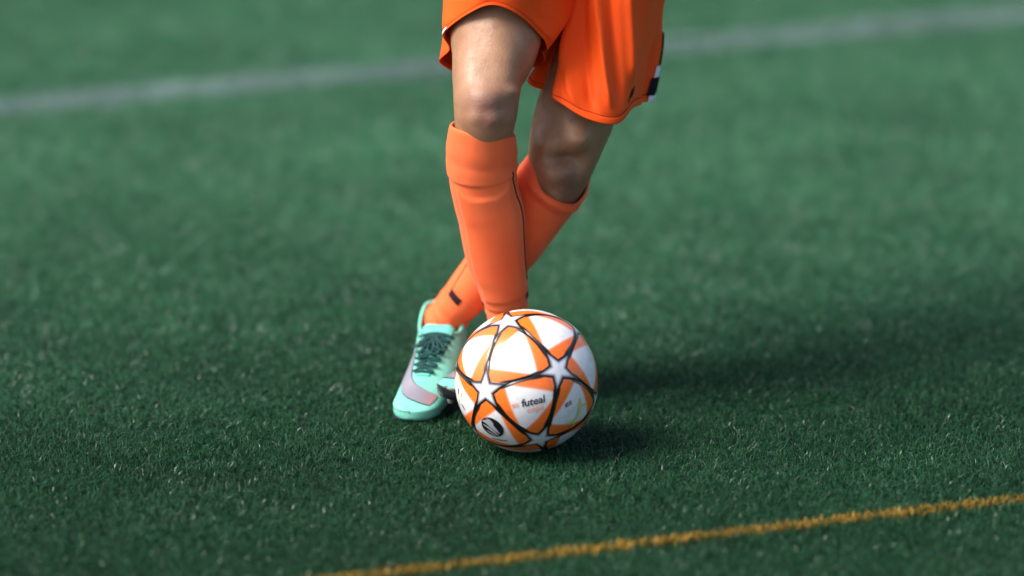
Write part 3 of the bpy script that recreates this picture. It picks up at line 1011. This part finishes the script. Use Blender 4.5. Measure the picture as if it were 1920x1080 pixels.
def build_boot(heel, toe, pitch, medial, knot_t, BL, lift, rim, ticks):
    """boot from world ground points heel -> toe; medial = +1 when the big toe is on the local +x side"""
    heel, toe = np.asarray(heel, float), np.asarray(toe, float)
    fw = unit((toe - heel) * [1, 1, 0]); rt = np.cross(fw, (0, 0, 1.0)); up = np.array([0, 0, 1.0])
    org = heel * [1, 1, 0]
    cp, sp = math.cos(pitch), math.sin(pitch)

    def place(x, y, z):                       # the heel lifts about the ball of the foot
        yy, y0 = np.asarray(y) - .76 * BL, .76 * BL
        yr = y0 + yy * cp + z * sp * 0; zr = z * cp - yy * sp + lift
        return org + rt * np.asarray(x)[..., None] + fw * np.asarray(yr)[..., None] + up * np.asarray(zr)[..., None]

    def S(t, phi, off=0.0):
        t, phi = np.broadcast_arrays(np.asarray(t, float), np.asarray(phi, float))
        rnd = np.sqrt(np.clip(1 - (np.maximum(0, t - .86) / .14) ** 2, 0, 1)) * np.sqrt(np.clip(1 - (np.maximum(0, .10 - t) / .105) ** 2, 0, 1))
        wd_, h = (bi(t, BW) + off) * rnd, bi(t, BH)
        zb = .013 + .012 * (np.maximum(0, t - .74) / .26) ** 2
        zm = .020
        c, s = np.cos(phi), np.sin(phi)
        box = np.interp(t, [0, .3, .45, 1], [.62, .62, .95, .85])
        x = wd_ * np.sign(c) * np.abs(c) ** np.where(s > 0, box, .5)
        z = np.where(s > 0, zb + zm + (h - zb - zm + off) * rnd ** .8 * np.abs(s) ** .92, zb + zm - (zm + off) * rnd ** .3 * np.abs(s) ** .5)
        # the outline bends inward towards the big toe; the instep ridge sits on the medial side
        x = x + medial * (.010 * smoothstep(.45, 1.0, t) - .006 * np.sin(np.pi * t))
        x = x + medial * .004 * np.clip(s, 0, 1) * smoothstep(.3, .6, t)
        y = t * BL
        return place(x, y, z)

    tt = .5 - .5 * np.cos(np.linspace(0, np.pi, 90)); pp = np.linspace(0, 2 * np.pi, 84, endpoint=False)
    b = Bag(); nv = len(pp)
    V = S(tt[:, None], pp[None])
    # padded creases across the flex zone
    hole = ((tt[:, None] - .19) / .168) ** 2 + (np.abs(pp[None] - np.pi / 2) / .88) ** 4 < 1          # where the foot goes in
    F = [f for f in grid_faces(90, nv) if not hole.ravel()[list(f)].all()]
    F += [tuple(range(nv))[::-1], tuple(89 * nv + k for k in range(nv))]
    b.add(V, F)
    boot = link("boot", evaluate(b.mesh("boot"), ('SOLIDIFY', dict(thickness=0.0022, offset=-1.0))), mint, person)
    # sole plate: follows the underside and a low rim
    b = Bag()
    q = np.concatenate([[np.pi + .0], np.linspace(np.pi + .12, 2 * np.pi - .12, 28), [2 * np.pi]])
    o1 = S(tt[:, None], q[None], .0012)
    zc = S(tt, np.full(90, 1.5 * np.pi), .0012)[:, 2][:, None] + rim
    o1[..., 2] = np.minimum(o1[..., 2], zc)
    keep = tt < (.955 if rim < .01 else 2)
    b.add(o1[keep], grid_faces(int(keep.sum()), 30, False))
    sole = link("sole", evaluate(b.mesh("sole"), ('SOLIDIFY', dict(thickness=0.0015, offset=0))), sole_m, boot)
    for t_, x_ in ((.10, -.6), (.10, .6), (.22, -.6), (.22, .6), (.56, -.7), (.56, .7), (.70, -.75), (.70, .75), (.82, -.6), (.82, .6), (.72, 0)):
        b = Bag()
        xw = x_ * float(bi(np.array(t_), BW))
        b.tube([place(xw, t_ * BL, z_) for z_ in (.016, .010, .0015, .0)], [.0075, .0065, .0045, .003], 12)
        link("stud", b.mesh("stud"), stud_m, sole)
    # collar
    b = Bag()
    ph = np.concatenate([np.linspace(.62, .62, 1)]); tc = np.linspace(0, 2 * np.pi, 60)
    cx_ = .19 + .165 * np.cos(tc); a_ = np.where(np.sin(tc) > 0, 1, -1)
    ph = np.pi / 2 - np.sign(np.sin(tc)) * (np.abs(np.sin(tc)) ** .5) * .88
    b.tube(S(np.clip(cx_, .03, 1), ph, .0005), .0034, 8, caps=False)
    link("collar", b.mesh("collar"), mint, boot)
    # tongue with two lobes at the top
    b = Bag()
    tu = np.linspace(.33, .72, 24)[:, None]; pu = np.linspace(-.42, .42, 17)[None]
    tl_ = .0018 + .005 * smoothstep(.42, .33, tu) * (1 - .35 * np.cos(pu / .42 * np.pi * 1.0 + np.pi) ** 2)
    b.add(S(tu, np.pi / 2 + pu * (1.15 - .6 * smoothstep(.4, .72, tu)), tl_), grid_faces(24, 17, False))
    link("tongue", evaluate(b.mesh("tongue"), ('SOLIDIFY', dict(thickness=0.002))), tong_m, boot)
    # laces
    ts = np.linspace(.40, .70, 7); hw_ = np.linspace(.62, .34, 7)
    for k in range(7):
        b = Bag(); b.tube(S(np.full(9, ts[k]), np.pi / 2 + np.linspace(-1, 1, 9) * hw_[k], .0045), .0018, 6)
        link("lace", b.mesh("lace"), lace_m, boot)
        if k < 6:
            for s in (-1, 1):
                b = Bag(); b.tube(S(np.linspace(ts[k], ts[k + 1], 9), np.pi / 2 + s * np.linspace(hw_[k], -hw_[k + 1], 9), .0058), .0017, 6)
                link("lace", b.mesh("lace"), lace_m, boot)
    for dp, dt in ((-.55, .10), (.35, .13), (-.15, .20), (.15, .17)):
        b = Bag()
        s0 = np.linspace(0, 1, 24)
        t_ = knot_t + dt * np.sin(s0 * np.pi) + .01 * np.sin(s0 * 9); p_ = np.pi / 2 + dp * np.sin(s0 * np.pi) ** 1.2 + .16 * np.sin(s0 * 2 * np.pi)
        b.tube(S(t_, p_, .008 + .004 * np.sin(s0 * np.pi)), .0017, 6)
        link("lace", b.mesh("lace"), lace_m, boot)
    # curved tick sweeping from the side over the toe, with a darker edge
    for tl, pl, wl in ticks:
        for mat_, nm, k_, off in ((lace_m, "logo_edge", .0012, .0009), (silver, "logo", 0.0, .0015)):
            T_, P_, W_ = (catmull(np.array(q_, float)[:, None], 48)[:, 0] for q_ in (tl, pl, wl))
            W_ = W_ + k_
            e = np.linspace(-1, 1, 9)
            dT, dP = np.gradient(T_) * BL, np.gradient(P_) * .042
            nrm = np.sqrt(dT ** 2 + dP ** 2)
            nT, nP = -dP / nrm, dT / nrm
            Tg = T_[:, None] + nT[:, None] * W_[:, None] * e[None] / BL
            Pg = P_[:, None] + nP[:, None] * W_[:, None] * e[None] / .042
            b = Bag(); b.add(S(Tg, Pg, off), grid_faces(48, 9, False))
            link(nm, b.mesh(nm), mat_, boot)
    return boot, S


# angle 0 is the boot's +x side; heel -> toe towards the camera puts +x on the picture's left
boot_l, _ = build_boot((-.126, .372, 0), (-.172, .112, 0), 0.30, 1, .44, .252, 0.0, .002,
                       [((.40, .52, .64, .75, .83, .875, .88), (.78, .76, .80, .98, 1.36, 1.90, 2.5), (.001, .0045, .0080, .0105, .012, .0125, .012))])
boot_r, _ = build_boot((.045, .285, 0), (-.132, .108, 0), 0.0, -1, .44, .252, 0.030, .020,
                       [((.46, .58, .70, .79, .84, .85, .83), (2.72, 2.64, 2.42, 2.04, 1.5, .95, .45), (.002, .0055, .0095, .012, .0125, .012, .010)),
                        ((.30, .42, .52, .60, .66), (.42, .30, .34, .52, .80), (.002, .006, .009, .008, .002))])

# ---- upper body clothing, hair and eyes (above the picture's top edge)
jersey_m = Mat("jersey_fabric", (0.93, 0.115, 0.006, 1), 0.55, 0.35)
jersey_m.bump(jersey_m.noise(40, 3), 0.2, 0.004)
b = Bag()
tj = Limb([((.086, .42, .93), .176, .128, .136), ((.088, .415, 1.0), .170, .122, .128), ((.09, .395, 1.08), .168, .118, .122), ((.09, .37, 1.18), .182, .124, .128), ((.09, .35, 1.27), .190, .118, .122),
           ((.09, .345, 1.335), .150, .096, .098), ((.09, .342, 1.372), .074, .070, .072)], n=40)
u = np.linspace(0, 1, 60)[:, None]; th = np.linspace(0, 2 * np.pi, 80, endpoint=False)[None]
b.add(tj.point(u, th, .003 * np.sin(th * 7 + u * 9) * smoothstep(.7, .1, u)), grid_faces(60, 80))
for s, P in arm_paths.items():
    b.tube(np.concatenate([[np.array(P[0]) + (-s * .07, 0, -.012)], np.array(P)[:3] + (0, 0, .004)]), [.050, .072, .073, .066], 24, caps=False, n=26)
link("jersey", evaluate(b.mesh("jersey"), ('SOLIDIFY', dict(thickness=0.0016))), jersey_m, person)
hair_m = Mat("dark_hair", (0.02, 0.013, 0.010, 1), 0.5)
hair_m.bump(hair_m.noise(160, 4), 0.8, 0.006)
b = Bag(); b.limb(Limb([(head_c + (0, .045, -.02), .074, .03, .062), (head_c + (0, .03, .03), .079, .066, .078), (head_c + (0, .012, .075), .074, .088, .084), (head_c + (0, .012, .105), .055, .064, .064), (head_c + (0, .012, .124), .015, .02, .02)], n=30), 30, 40)
link("hair", b.mesh("hair"), hair_m, person)
eye_m = Mat("eye_white", (0.7, 0.68, 0.66, 1), 0.2); iris_m = Mat("dark_iris", (0.03, 0.015, 0.01, 1), 0.15)
for s in (-1, 1):
    b = Bag(); b.ball(head_c + (s * .03, -.078, .012), .012); e = link("eye", b.mesh("eye"), eye_m, person)
    b = Bag(); b.ball(head_c + (s * .03, -.0865, .011), .0055); link("iris", b.mesh("iris"), iris_m, e)
